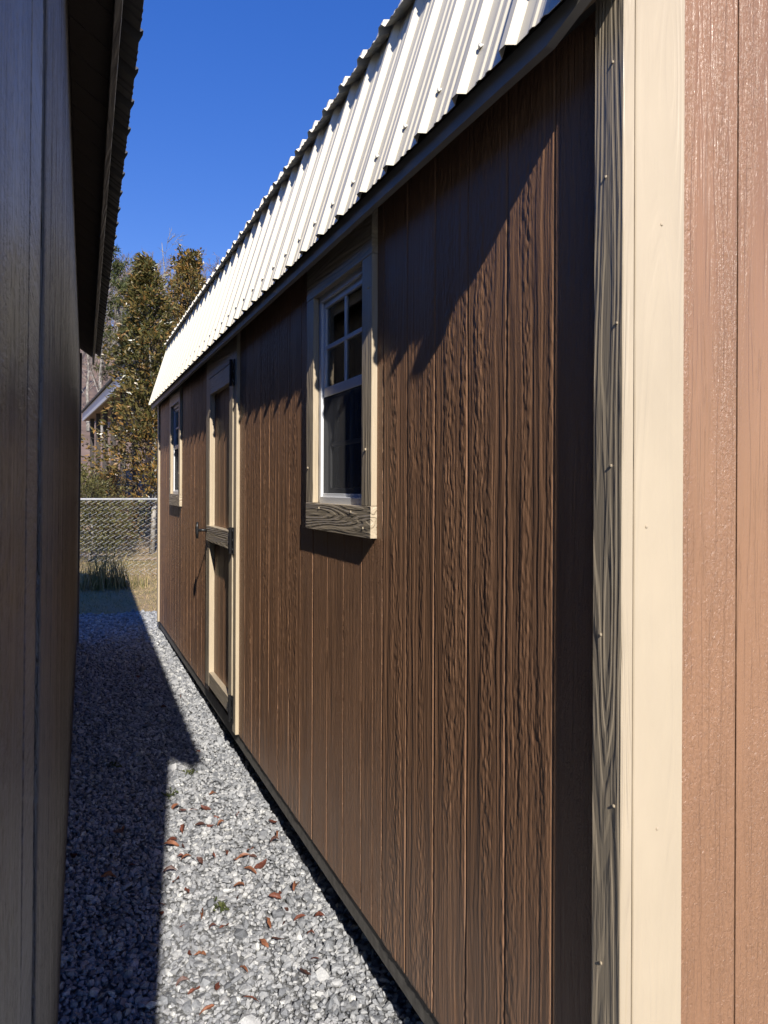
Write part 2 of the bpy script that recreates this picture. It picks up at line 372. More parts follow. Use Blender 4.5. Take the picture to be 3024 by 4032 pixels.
# embossed cedar-grain board faces, three patterns shared by all the full boards
def vnoise(u, v, seed):
    r = np.random.default_rng(seed); T = r.uniform(0, 1, (256, 256)).astype(np.float32)
    iu, iv = np.floor(u).astype(int), np.floor(v).astype(int); fu, fv = u - iu, v - iv
    fu, fv = fu * fu * (3 - 2 * fu), fv * fv * (3 - 2 * fv)
    g = lambda a, b: T[(iu + a) % 256, (iv + b) % 256]
    return (g(0, 0) * (1 - fu) + g(1, 0) * fu) * (1 - fv) + (g(0, 1) * (1 - fu) + g(1, 1) * fu) * fv
def embossed(name, wd, ht, seed, m, dy=0.0023, dz=0.0062, zs=1.0, amp=1.0, ys=1.0, rough=0.0):
    ny, nz_ = int(wd / dy), int(ht / dz); yy, zz = np.meshgrid(np.linspace(0, wd, ny + 1), np.linspace(0, ht, nz_ + 1))
    Y_, Z_ = yy, zz; zz = zz / zs; yy = yy / ys
    wob = (vnoise(zz / .22, yy / .3, seed) - .5) * .016 + (vnoise(zz / .05, yy / .2, seed + 1) - .5) * .004
    y2 = yy + wob
    g = vnoise(y2 / .0052, zz / .20, seed + 2) * .6 + vnoise(y2 / .011, zz / .45, seed + 3) * .7
    g = np.clip((g - .45) * 2.2, 0, 1)
    ch = vnoise(yy / .0085, zz / .020, seed + 4) + .6 * vnoise(yy / .0050, zz / .013, seed + 5)
    ch = np.clip((ch - .55) * 1.6, 0, 1)
    mk = np.clip((vnoise(yy / .055, zz / .9, seed + 6) - .38) * 4 + rough, 0, 1)
    step = np.clip((vnoise(y2 / .030, zz / .60, seed + 7) - .5) * 14, 0, 1)
    h = .00105 * g * (1 - .6 * mk) + .00165 * ch * mk + .0009 * step
    h = (h - h.mean()) * amp; yy, zz = Y_, Z_
    b = .0036; ed = np.minimum(np.minimum(yy, wd - yy), 1.0)
    h = h * np.clip(ed / b, 0, 1) - .0036 * np.clip(1 - ed / b, 0, 1)
    n0 = (ny + 1) * (nz_ + 1)
    V = np.stack([-h, yy - wd / 2, zz - ht / 2], -1).reshape(-1, 3)
    i = (np.arange(nz_)[:, None] * (ny + 1) + np.arange(ny)[None]).reshape(-1)
    Fq = np.stack([i, i + ny + 1, i + ny + 2, i + 1], 1)
    # skirt closing the edges back into the wall
    ring = np.concatenate([np.arange(ny + 1), (np.arange(1, nz_ + 1)) * (ny + 1) + ny, nz_ * (ny + 1) + np.arange(ny - 1, -1, -1), np.arange(nz_ - 1, 0, -1) * (ny + 1)])
    Vb = V[ring].copy(); Vb[:, 0] = .011; k = n0 + np.arange(len(ring)); rn = np.roll(ring, -1); kn = np.roll(k, -1)
    Fs = np.stack([ring, rn, kn, k], 1)
    o = np_mesh(name, np.concatenate([V, Vb]), np.concatenate([Fq, Fs]), m, None, None, True)
    me = o.data; bpy.data.objects.remove(o); return me
EMB = [embossed('siding_board', GP_ - GW_, 2.88 - (CZ - 1.545 * 1.02), 11 * q + 5, M['brown']) for q in range(3)]
# siding boards: one board between each pair of grooves, cut round the openings
GP, G0, GW = GP_, 1.4645, GW_
nbd = 0
edges = [YF + 0.03] + [G0 + GP * k for k in range(60) if G0 + GP * k < YB - 0.03] + [YB]
for a, b in zip(edges[:-1], edges[1:]):
    y0, y1 = a + GW / 2, b - GW / 2
    cuts = [(y0, y1, Z0, Z1 + 0.08)]
    for (o0, o1, q0, q1) in openings:
        nxt = []
        for (c0, c1, zz0, zz1) in cuts:
            if c1 <= o0 or c0 >= o1: nxt.append((c0, c1, zz0, zz1)); continue
            if c0 < o0: nxt.append((c0, o0, zz0, zz1))
            if c1 > o1: nxt.append((o1, c1, zz0, zz1))
            m0, m1 = max(c0, o0), min(c1, o1)
            if zz0 < q0 - 0.01: nxt.append((m0, m1, zz0, q0))
            if zz1 > q1 + 0.01: nxt.append((m0, m1, q1, zz1))
        cuts = nxt
    for (c0, c1, zz0, zz1) in cuts:
        if abs((c1 - c0) - (GP - GW)) < 1e-4 and abs((zz1 - zz0) - (Z1 + 0.08 - Z0)) < 1e-4:
            o = bpy.data.objects.new('siding_board', EMB[nbd % 3]); o.location = (W, (c0 + c1) / 2, (zz0 + zz1) / 2)
            if nbd % 2: o.rotation_euler = (math.pi, 0, 0)
            nbd += 1; put(o, shed)
        elif c1 - c0 > 0.012: sb('siding_board', W, W + 0.012, c0, c1, zz0, zz1, M['brown_small'], bev=0.0036)
# backing behind the grooves, in pieces round the openings
ys_ = sorted([YS + 0.02, YB] + [v for o in openings for v in o[:2]])
for a, b in zip(ys_[:-1], ys_[1:]):
    hit = [o for o in openings if o[0] - 1e-4 <= a and b <= o[1] + 1e-4]
    if not hit: sb('wall_panel', W + 0.009, W + 0.03, a, b, Z0 + 0.002, Z1 + 0.1, M['brown'], bev=0)
    else:
        if hit[0][2] > Z0 + 0.05: sb('wall_panel', W + 0.009, W + 0.03, a, b, Z0 + 0.002, hit[0][2], M['brown'], bev=0)
        if hit[0][3] < Z1: sb('wall_panel', W + 0.009, W + 0.03, a, b, hit[0][3], Z1 + 0.1, M['brown'], bev=0)
# floor rim, skids and blocks
sb('floor_rim', W + 0.006, W + 0.045, YS + 0.02, YB - 0.01, Z0 - 0.078, Z0 + 0.02, M['dark_wood'], bev=0.003)
sb('floor', W + 0.03, XR - 0.03, YS + 0.03, YB - 0.03, Z0 + 0.021, Z0 + 0.045, M['plywood'], bev=0)
for xx in (W + 0.45, W + 1.4, XR - 0.55): sb('skid', xx, xx + 0.09, YS + 0.05, YB - 0.05, Z0 - 0.13, Z0 - 0.0, M['dark_wood'], bev=0.003)
sb('skid', W - 0.004, W + 0.10, YB - 0.10, YB + 0.03, Z0 - 0.09, Z0 - 0.002, M['black'], bev=0.004)
for yy in (2.0, 4.6, 7.0): sb('block', W + 0.44, W + 0.64, yy, yy + 0.4, gz(1, yy) - 0.02, Z0 - 0.131, M['dark_wood'], bev=0.004)

# gambrel profile
XE, ZE = 0.910, CZ + 0.910 / 0.9313             # eave edge of the lower roof
SL = 3.28                                       # lower slope
XK, ZK = 1.080, CZ + 1.080 / 0.633              # outer edge of the upper roof
SU = 0.50
XM = (W + XR) / 2
RY0, RY1 = YF - 0.008, YB + 0.045
def lower_z(x): return ZE + (x - XE) * SL
def upper_z(x): return ZK + (x - XK) * SU
XT = XK + (ZK - lower_z(XK)) / (SL - SU)        # where the lower slope meets the underside of the upper
# front wall: boards following the roof line
fx = [TX + 0.03] + [1.318 + GP * k for k in range(20) if 1.318 + GP * k < XR - 0.05] + [XR - 0.02]
def roof_under(x):
    xx = min(x, 2 * XM - x); return min(lower_z(xx) - 0.10, upper_z(xx) - 0.03)
for a, b in zip(fx[:-1], fx[1:]):
    a2, b2 = a + GW / 2, b - GW / 2
    pts = sorted(set([a2, b2] + [q for q in (XT, XM, 2 * XM - XT) if a2 < q < b2]))
    poly = [(a2, Z0), (b2, Z0)] + [(q, roof_under(q)) for q in reversed(pts)]
    prism('siding_board', poly, 'y', YS, YS + 0.012, M['brown_front'], shed)
pts = [W + 0.012, XT, XM, 2 * XM - XT, XR - 0.012]
prism('wall_panel', [(W + 0.012, Z0 + 0.003), (XR - 0.012, Z0 + 0.003)] + [(q, roof_under(q) - 0.004) for q in reversed(pts)], 'y', YS + 0.0095, YS + 0.03, M['brown_front'], shed)
prism('wall_panel', [(W + 0.012, Z0 + 0.003), (XR - 0.012, Z0 + 0.003)] + [(q, roof_under(q) - 0.004) for q in reversed(pts)], 'y', YB - 0.03, YB - 0.002, M['brown'], shed)
sb('wall_panel', XR - 0.03, XR - 0.01, YS + 0.03, YB - 0.03, Z0 + 0.002, Z1 + 0.1, M['brown'], bev=0)
# corner trim boards
CT = 0.0277
sb('corner_trim', TX, TX + CT, YF, YX(2335, TX), Z0 - 0.004, Z1, M['cream_v'], bev=0.002)
xr = onY(2690, 1924, YF)[0]
sb('corner_trim', TX + CT + 0.0008, xr, YF - 0.0015, YS + 0.002, Z0 - 0.004, lower_z(TX + CT) - 0.16, M['cream_front'], bev=0.002)
sb('corner_trim', XR - 0.10, XR + 0.022, YF - 0.0015, YS + 0.002, Z0 - 0.004, Z1, M['cream_v'], bev=0.002)
sb('corner_trim', TX, W + 0.002, YB - 0.085, YB + 0.004, Z0 - 0.004, Z1, M['cream_v'], bev=0.002)
for (yy, zz) in ((.02, .35), (.055, .62), (.018, .95), (.06, 1.28), (.03, 1.62), (.015, 1.9), (.05, 2.2), (.03, 2.42)):
    sb('nail_head', TX - 0.0025, TX + 0.004, YF + yy, YF + yy + .006, Z0 + zz, Z0 + zz + .006, M['cream_v'], bev=.0015)
for (xx, zz) in ((.06, .4), (.085, .9), (.055, 1.5), (.09, 2.1)):
    sb('nail_head', TX + xx, TX + xx + .006, YF - .004, YF + .004, Z0 + zz, Z0 + zz + .006, M['cream_front'], bev=.0015)
# eave: fascia and soffit
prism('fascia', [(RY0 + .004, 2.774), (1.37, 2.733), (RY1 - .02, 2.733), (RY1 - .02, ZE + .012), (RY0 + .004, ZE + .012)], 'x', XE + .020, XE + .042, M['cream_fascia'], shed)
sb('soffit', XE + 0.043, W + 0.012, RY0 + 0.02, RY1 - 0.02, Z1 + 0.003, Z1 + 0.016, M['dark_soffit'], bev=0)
# ribbed metal roof sheets
def rib_profile(y0, y1, first, pitch=0.2286, h=0.019, b=0.062, t=0.026, mh=0.0035):
    k = math.floor((y0 - first) / pitch) - 1; P = []
    while first + k * pitch < y1 + pitch:
        c = first + k * pitch
        P += [(c - b / 2, 0), (c - t / 2, h), (c + t / 2, h), (c + b / 2, 0)]
        for m_ in (0.40, 0.60):
            q = c + pitch * m_; P += [(q - 0.013, 0), (q - 0.006, mh), (q + 0.006, mh), (q + 0.013, 0)]
        k += 1
    P = [p for p in P if y0 < p[0] < y1]
    return [(y0, 0)] + P + [(y1, 0)]
def rib_sheet(name, prof, pA, pB, m, parent, thick=0.0012):
    """profile along y, swept from pA to pB (x, z); ribs stand on the outer side"""
    d = Vector((pB[0] - pA[0], pB[1] - pA[1])).normalized(); n = Vector((-d.y, d.x))
    if n.y < 0: n = -n
    V = []; k = len(prof)
    for off in (0.0, -thick):
        for q in (pA, pB):
            V += [(q[0] + n.x * (h + off), y, q[1] + n.y * (h + off)) for (y, h) in prof]
    f = []
    for i in range(k - 1):
        f += [(i, i + 1, k + i + 1, k + i), (2 * k + i, 3 * k + i, 3 * k + i + 1, 2 * k + i + 1), (i, 2 * k + i, 2 * k + i + 1, i + 1), (k + i, k + i + 1, 3 * k + i + 1, 3 * k + i)]
    f += [(0, k, 3 * k, 2 * k), (k - 1, 3 * k - 1, 4 * k - 1, 2 * k - 1)]
    return mesh_obj(name, V, f, m, parent)
RF = YX(2003, XE, 192)
prof = rib_profile(RY0, RY1, RF); profu = rib_profile(RY0 - 0.01, RY1 + 0.01, RF + 0.03)
lowr = rib_sheet('lower_roof', prof, (XE, ZE), (XT + 0.04, lower_z(XT + 0.04)), M['roof'], shed)
upr = rib_sheet('upper_roof', profu, (XK, ZK), (XM, upper_z(XM)), M['roof'], shed)
rib_sheet('upper_roof', profu, (2 * XM - XK, ZK), (XM + 0.001, upper_z(XM) + 0.001), M['roof'], shed)
rib_sheet('lower_roof', prof, (2 * XM - XE, ZE), (2 * XM - XT - 0.04, lower_z(XT + 0.04)), M['roof'], shed)
nx, nz = -SL / math.hypot(SL, 1), 1 / math.hypot(SL, 1)
def off(x, h): return (x + nx * h, lower_z(x) + nz * h)
prism('rake_trim', [off(XE - .001, .001), off(XT, .001), off(XT, .024), off(XE - .001, .024)], 'y', RY0 - 0.012, RY0 + 0.088, M['roof'], shed)
for (q0, q1) in ((RY0 + .005, RY0 + .024), (RY1 - .024, RY1 - .004)):  # fillers added out of view to stop sun leaking under the eave
    prism('eave_leak_filler', [(XE + .019, 2.775), (W + .004, 2.79), (W + .004, lower_z(W + .004) - .012), (XE + .019, lower_z(XE + .019) - .012)], 'y', q0, q1, M['cream_fascia'], shed)
# sheathing under the metal keeps the inside dark
prism('roof_deck', [(XE + 0.045, ZE + 0.02), (XT + 0.02, lower_z(XT + 0.02) - 0.05), (XT + 0.06, lower_z(XT + 0.02) - 0.05), (XE + 0.085, ZE + 0.02)], 'y', RY0 + 0.005, RY1 - 0.06, M['interior'], shed)
prism('roof_deck', [(XT + 0.03, upper_z(XT + 0.03) - 0.018), (XM, upper_z(XM) - 0.018), (2 * XM - XT - 0.03, upper_z(XT + 0.03) - 0.018), (2 * XM - XT - 0.03, upper_z(XT + 0.03) - 0.05), (XM, upper_z(XM) - 0.05), (XT + 0.03, upper_z(XT + 0.03) - 0.05)], 'y', RY0 + 0.06, RY1 - 0.06, M['interior'], shed)
# screws near the eave and one row higher
sv = Bag(); nrm = Vector((-SL, 0, 1)).normalized(); dwn = Vector((1, 0, SL)).normalized()
sv.add(tube([(0, 0, -0.002), nrm * 0.002], [0.010, 0.010], 8)); sv.add(tube([nrm * 0.002, nrm * 0.0085], [0.0062, 0.0056], 6))
sm = bpy.data.meshes.new('screw'); sm.from_pydata([tuple(v) for v in sv.v], [], sv.f); sm.materials.append(M['screw'])
k = 0
for i in range(-1, 34):
    y = RF + 0.2286 * i - 0.042
    if not RY0 < y < RY1 - 0.05: continue
    o = bpy.data.objects.new('screw', sm); pos = Vector((XE, y, ZE)) + dwn * 0.125; o.location = pos; put(o, lowr)

# windows
def window(y0, y1, zt, zs, zb, near):
    wn_ = bpy.data.objects.new('window', None); put(wn_, shed)
    def b(name, *a, **k): return box(name, *a, parent=wn_, **k)
    x1 = W + 0.004
    b('header_trim', TX - 0.001, x1, y0, y1, zt, Z1 - 0.002, M['cream_y'])
    b('side_trim', TX, x1, y0, y0 + 0.098, zs + 0.001, zt - 0.001, M['cream_v'])
    b('side_trim', TX, x1, y1 - 0.098, y1, zs + 0.001, zt - 0.001, M['cream_v'])
    b('sill_trim', TX - 0.002, x1, y0 - 0.001, y1 + 0.001, zb, zs, M['cream_y'])
    i0, i1 = y0 + 0.094, y1 - 0.094; f0, f1 = zs - 0.004, zt + 0.004
    xf0, xf1 = W + 0.002, W + 0.070
    fw = 0.032
    b('frame', xf0 + .004, xf1, i0, i0 + fw, f0, f1, M['vinyl']); b('frame', xf0 + .004, xf1, i1 - fw, i1, f0, f1, M['vinyl'])
    b('frame', xf0, xf1, i0 + fw, i1 - fw, f1 - fw, f1, M['vinyl']); b('frame', xf0, xf1, i0 + fw, i1 - fw, f0, f0 + fw, M['vinyl'])
    a0, a1 = i0 + fw, i1 - fw; c0, c1 = f0 + fw, f1 - fw; zm = c0 + (c1 - c0) * 0.535
    # upper sash, set forward, with crossed muntins
    sx0, sx1 = W + 0.016, W + 0.036; sw = 0.028
    b('sash_rail', sx0, sx1, a0, a1, zm - 0.02, zm + 0.02, M['vinyl']); b('sash_rail', sx0, sx1, a0, a1, c1 - sw, c1, M['vinyl'])
    b('sash_stile', sx0, sx1, a0, a0 + sw, zm + 0.0205, c1 - sw - 0.0005, M['vinyl']); b('sash_stile', sx0, sx1, a1 - sw, a1, zm + 0.0205, c1 - sw - 0.0005, M['vinyl'])
    ym = (a0 + a1) / 2; zmm = (zm + 0.02 + c1 - sw) / 2
    b('muntin', sx0 + .003, sx1 - .004, ym - 0.009, ym + 0.009, zm + 0.02, c1 - sw, M['vinyl'])
    b('muntin', sx0 + .002, sx1 - .003, a0 + sw, a1 - sw, zmm - 0.009, zmm + 0.009, M['vinyl'])
    b('pane', sx0 + 0.0095, sx0 + 0.0125, a0 + 0.01, a1 - 0.01, zm, c1 - 0.01, M['glass'], bev=0)
    # lower sash behind an insect screen
    lx0, lx1 = W + 0.040, W + 0.060
    b('sash_rail', lx0, lx1, a0, a1, c0, c0 + 0.038, M['vinyl']); b('sash_rail', lx0, lx1, a0, a1, zm - 0.02, zm + 0.018, M['vinyl'])
    b('sash_stile', lx0, lx1, a0, a0 + sw, c0 + 0.0385, zm - 0.0205, M['vinyl']); b('sash_stile', lx0, lx1, a1 - sw, a1, c0 + 0.0385, zm - 0.0205, M['vinyl'])
    b('muntin', lx0 + .003, lx1 - .004, ym - 0.009, ym + 0.009, c0 + 0.038, zm - 0.02, M['vinyl'])
    b('muntin', lx0 + .002, lx1 - .003, a0 + sw, a1 - sw, (c0 + zm) / 2 - 0.009, (c0 + zm) / 2 + 0.009, M['vinyl'])
    b('pane', lx0 + 0.0095, lx0 + 0.0125, a0 + 0.01, a1 - 0.01, c0 + 0.01, zm, M['glass'], bev=0)
    b('screen_frame', sx0 - .002, sx0 + .008, a0, a1, c0, c0 + 0.014, M['vinyl'], bev=.001)
    b('insect_screen', sx0 + .0015, sx0 + .0025, a0 + .001, a1 - .001, c0 + 0.014, zm - 0.021, M['screen'], bev=0)
    # nail heads on the trim
    for (yy, zz) in ((y0 + .03, zt - .12), (y0 + .05, zs + .2), (y0 + .2, zs - .03), (y1 - .2, zs - .025), (y1 - .03, zs + .15), (y0 + .07, zb + .03)):
        b('nail_head', TX - 0.005, TX + 0.004, yy, yy + .009, zz, zz + .009, M['cream_v'], bev=.002)
    return wn_
wo1 = window(*w1, True); wo2 = window(*w2, False)
wo1['label'] = 'larger looking window nearest the corner trim'; wo2['label'] = 'window at the far end of the wall'

# door
door = bpy.data.objects.new('door', None); put(door, shed)
def db(name, *a, **k): return box(name, *a, parent=door, **k)
x1 = W + 0.006
zdt = onX(925, 1421, TX)[1]; zdb = onX(912, 2822, TX)[1]
db('casing', TX, x1, d_y0, d_y0 + TRW, onX(930, 2900, TX)[1], Z1 - 0.002, M['cream_v'])
db('casing', TX, x1, d_y1 - TRW, d_y1, onX(812, 2690, TX)[1], Z1 - 0.002, M['cream_v'])
db('head_casing', TX - 0.001, x1, d_y0 + TRW + .001, d_y1 - TRW - .001, zdt + 0.008, Z1 - 0.003, M['cream_y'])
l0, l1 = d_y0 + TRW + 0.006, d_y1 - TRW - 0.006; STW = 0.11
DX = TX - 0.006; px1 = W + 0.012
db('stile', DX, px1, l0, l0 + STW, zdb, zdt, M['cream_v']); db('stile', DX, px1, l1 - STW + 0.02, l1, zdb, zdt, M['cream_v'])
p0, p1 = l0 + STW + .0005, l1 - STW + 0.0195
rz = [(onX(905, 1507, TX)[1], zdt), (onX(905, 2159, TX)[1], onX(905, 2090, TX)[1]), (zdb, onX(906, 2750, TX)[1])]
for i, (a, b_) in enumerate(rz):
    db('rail', DX - (0.012 if i == 1 else -0.001), px1, (l0 + 0.055 if i == 1 else p0), (l1 - .01 if i == 1 else p1), a, b_, M['cream_y'])
n_ = 4; wv = (p1 - p0) / n_
for i in range(n_):
    for (a, b_) in ((rz[2][1], rz[1][0]), (rz[1][1], rz[0][0])):
        db('siding_board', W + 0.013, W + 0.022, p0 + i * wv + .003, p0 + (i + 1) * wv - .003, a - .01, b_ + .01, M['brown'])
db('backing_panel', W + 0.020, W + 0.035, p0 - .02, p1 + .02, zdb + 0.01, zdt, M['brown'], bev=0)
# hinges on the near side
for zz in (onX(918, 1470, TX)[1], onX(918, 2128, TX)[1], onX(918, 2792, TX)[1]):
    bg_ = Bag(); hy = l0 - 0.003; hx = DX - 0.012
    bg_.add(tube([(hx, hy, zz - .085), (hx, hy, zz + .085)], [.0105, .0105], 10))
    for q in (-.06, -.02, .02, .06): bg_.add(tube([(hx, hy, zz + q - .002), (hx, hy, zz + q + .002)], [.0125, .0125], 10))
    h = bg_.obj('hinge', M['black'], door)
    box('hinge_leaf', DX - .0075, DX - .0015, hy + .004, hy + .075, zz - .028, zz + .028, M['black'], door)
    box('hinge_leaf', TX - .0075, TX - .0015, hy - .045, hy - .004, zz - .085, zz + .085, M['black'], door)
    for q in (-.06, .0, .06):
        box('bolt', TX - .0125, TX - .007, hy - .032, hy - .022, zz + q, zz + q + .010, M['steel'], door)
# T-handle on the far stile
hz_ = onX(815, 2093, TX - 0.05)[1]; hy = l1 - 0.05
bg_ = Bag(); bg_.add(tube([(DX + .001, hy, hz_), (DX - .075, hy, hz_)], [.011, .011], 10)); bg_.add(tube([(DX + .001, hy, hz_), (DX - .006, hy, hz_)], [.030, .028], 14))
bg_.add(tube([(DX - .083, hy - .004, hz_ + .062), (DX - .085, hy, hz_ + .02), (DX - .085, hy, hz_ - .02), (DX - .083, hy - .004, hz_ - .062)], [.008, .0125, .0125, .008], 10))
bg_.obj('handle', M['black'], door, True)

# a few studs and a back wall so that the room behind the panes has depth
for k in range(12):
    yy = YS + 0.35 + k * 0.66
    sb('stud', XR - 0.12, XR - 0.031, yy, yy + 0.04, Z0 + 0.05, Z1, M['interior'])

# ================================================================== DARK SHED (left)
LTH = math.atan((1512 - 333) / F)
ls = empty('dark_shed', (-0.072, 0, 0.10), 'dark taupe shed at the left edge with plank soffit and charcoal metal roof', 'shed')
ls.rotation_euler = (0, rad(0.41), -(TH - LTH))
def lb(name, *a, **k): return box(name, *a, parent=ls, **k)
LY0, LYS, LY1 = 0.03, 1.257, 8.85; LZ0, LZ1 = 0.03, 3.14
def left_board(me, y0, y1, face):
    o = bpy.data.objects.new('siding_board', me); o.location = (face, (y0 + y1) / 2, (LZ0 + LZ1) / 2); o.rotation_euler = (0, 0, math.pi); return put(o, ls)
LH = LZ1 - LZ0
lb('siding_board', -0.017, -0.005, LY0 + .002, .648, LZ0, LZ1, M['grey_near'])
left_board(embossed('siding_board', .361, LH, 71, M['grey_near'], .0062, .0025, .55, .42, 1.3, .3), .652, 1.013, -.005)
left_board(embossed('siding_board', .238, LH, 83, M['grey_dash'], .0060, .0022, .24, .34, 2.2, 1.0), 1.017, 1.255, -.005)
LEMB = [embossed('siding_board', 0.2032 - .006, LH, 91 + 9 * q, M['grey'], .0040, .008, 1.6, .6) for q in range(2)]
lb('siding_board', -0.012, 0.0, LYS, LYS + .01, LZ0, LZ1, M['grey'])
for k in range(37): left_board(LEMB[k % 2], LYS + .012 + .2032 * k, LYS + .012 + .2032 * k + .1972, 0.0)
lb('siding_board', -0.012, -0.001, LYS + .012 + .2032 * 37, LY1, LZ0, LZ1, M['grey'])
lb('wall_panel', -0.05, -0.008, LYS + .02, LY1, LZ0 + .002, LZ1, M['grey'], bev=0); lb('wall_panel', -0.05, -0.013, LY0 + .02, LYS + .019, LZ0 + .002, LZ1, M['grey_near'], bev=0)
lb('corner_trim', -0.02, 0.020, LY1 - 0.004, LY1 + 0.085, LZ0, LZ1, M['grey_trim'])
lb('floor_rim', -0.06, -0.014, LY0 + .02, LY1, LZ0 - 0.10, LZ0 + 0.01, M['dark_wood'])
LX0 = -3.0
# roof: low-slope, open plank soffit, fascia, ribbed metal
EX, EZ, LS = 0.202, 3.085, 0.70                 # edge of the metal (local)
def lrz(x): return EZ + (EX - x) * LS
lprof = rib_profile(LY0 - 0.02, LY1 - 0.15, 0.19)
rib_sheet('roof', lprof, (EX, EZ), (-1.5, lrz(-1.5)), M['grey_roof'], ls)
rib_sheet('roof', lprof, (-3.2, EZ), (-1.501, lrz(-1.5)), M['grey_roof'], ls)
lb('fascia', 0.122, 0.143, LY0 - .02, LY1 + .02, lrz(.143) - 0.105, lrz(.143) - 0.006, M['grey_fascia'])
y = LY0 - 0.02; i = 0
while y < LY1:
    w_ = 0.2 ; 
    o = prism('soffit_board', [(0.1215, lrz(.121) - .045), (-0.02, lrz(-.02) - .045), (-0.02, lrz(-.02) - .028), (0.1215, lrz(.121) - .028)], 'y', y + .004, min(y + w_, LY1) - .004, M['soffit'], ls)
    y += w_
prism('roof_deck', [(0.13, lrz(.13) - .027), (-1.5, lrz(-1.5) - .027), (-1.5, lrz(-1.5) - .008), (0.13, lrz(.13) - .008)], 'y', LY0, LY1 - 0.16, M['soffit'], ls)
for yy in (LY0 + .0, LY1 - .02):
    prism('end_wall', [(-0.051, LZ0), (LX0, LZ0), (LX0, 3.1), (-1.5, lrz(-1.5) - .05), (-0.051, lrz(-.051) - .05)], 'y', yy, yy + .02, M['grey_roof'], ls)
lb('wall_panel', LX0 - .02, LX0, LY0, LY1, LZ0, LZ1, M['grey'], bev=0)

# ================================================================== CHAIN-LINK FENCE
FY = 13.5
fence = empty('chain_link_fence', (1.0, FY, gz(0, FY)), 'galvanised chain-link fence with a top rail crossing the lawn behind the sheds', 'fence')
fence.matrix_world = Matrix.Identity(4)
galv = plain('galvanised_steel', (0.34, 0.34, 0.34), 0.5, 0.3, 30, 0.2)
wire_m = plain('galvanised_wire', (0.50, 0.50, 0.49), 0.5, 0.3, 30, 0.2)
fz = onY(450, 1966, FY)[1]; fx0, fx1 = -4.0, 6.0; fb = gz(0, FY) - 0.01
Bag().add(tube([(fx0 + (fx1 - fx0) * i / 8, FY, fz) for i in range(9)], 0.021, 10)).obj('top_rail', galv, fence, True)
for xx in (-3.6, -1.25, 2.35, 4.9):
    Bag().add(tube([(xx, FY + .03, fb - .1), (xx, FY + .03, fz + .03), (xx, FY + .03, fz + .06)], [.03, .03, .012], 10)).obj('post', galv, fence, True)
bgw = Bag(); P_ = 0.095; nz = int((fz - fb) / (P_ / 2))
for k in range(int((fx1 - fx0) / P_)):
    x0 = fx0 + k * P_
    bgw.add(tube([(x0 + (P_ if j % 2 else 0), FY - .012 + (.004 if j % 2 else -.004), fz + 0.02 - j * P_ / 2) for j in range(nz + 1)], 0.0046, 3))
bgw.obj('wire_mesh', wire_m, fence)

# ================================================================== FOLIAGE HELPERS
def unit(n):
    v = RNG.normal(0, 1, (n, 3)); return v / np.linalg.norm(v, axis=1)[:, None]
def leaf_cloud(P, D, L, wd=0.42, fold=0.25, jit=0.4):
    """one folded four-point leaf per row of P, pointing along D"""
    n = len(P); L = np.broadcast_to(L, n)[:, None]
    d = D + jit * unit(n); d /= np.linalg.norm(d, axis=1)[:, None]
    s = np.cross(d, unit(n)); s /= np.linalg.norm(s, axis=1)[:, None] + 1e-9
    nn = np.cross(s, d)
    V = np.stack([P, P + d * L * .5 + s * L * wd * .5 + nn * L * fold * .4, P + d * L - nn * L * .12, P + d * L * .5 - s * L * wd * .5 + nn * L * fold * .4], 1)
    base = 4 * np.arange(n)[:, None]
    Fc = np.concatenate([base + np.array([[0, 1, 2]]), base + np.array([[0, 2, 3]])])
    return V.reshape(-1, 3), Fc
bark = plain('grey_bark', (0.20, 0.18, 0.155), 0.9, 0, 14, 0.4, 0.01)
twig_dark = plain('dark_twig', (0.07, 0.055, 0.045), 0.9, 0, 10, 0.3)
pale_bark = plain('pale_bark', (0.27, 0.245, 0.21), 0.9, 0, 7, 0.75, 0.02)

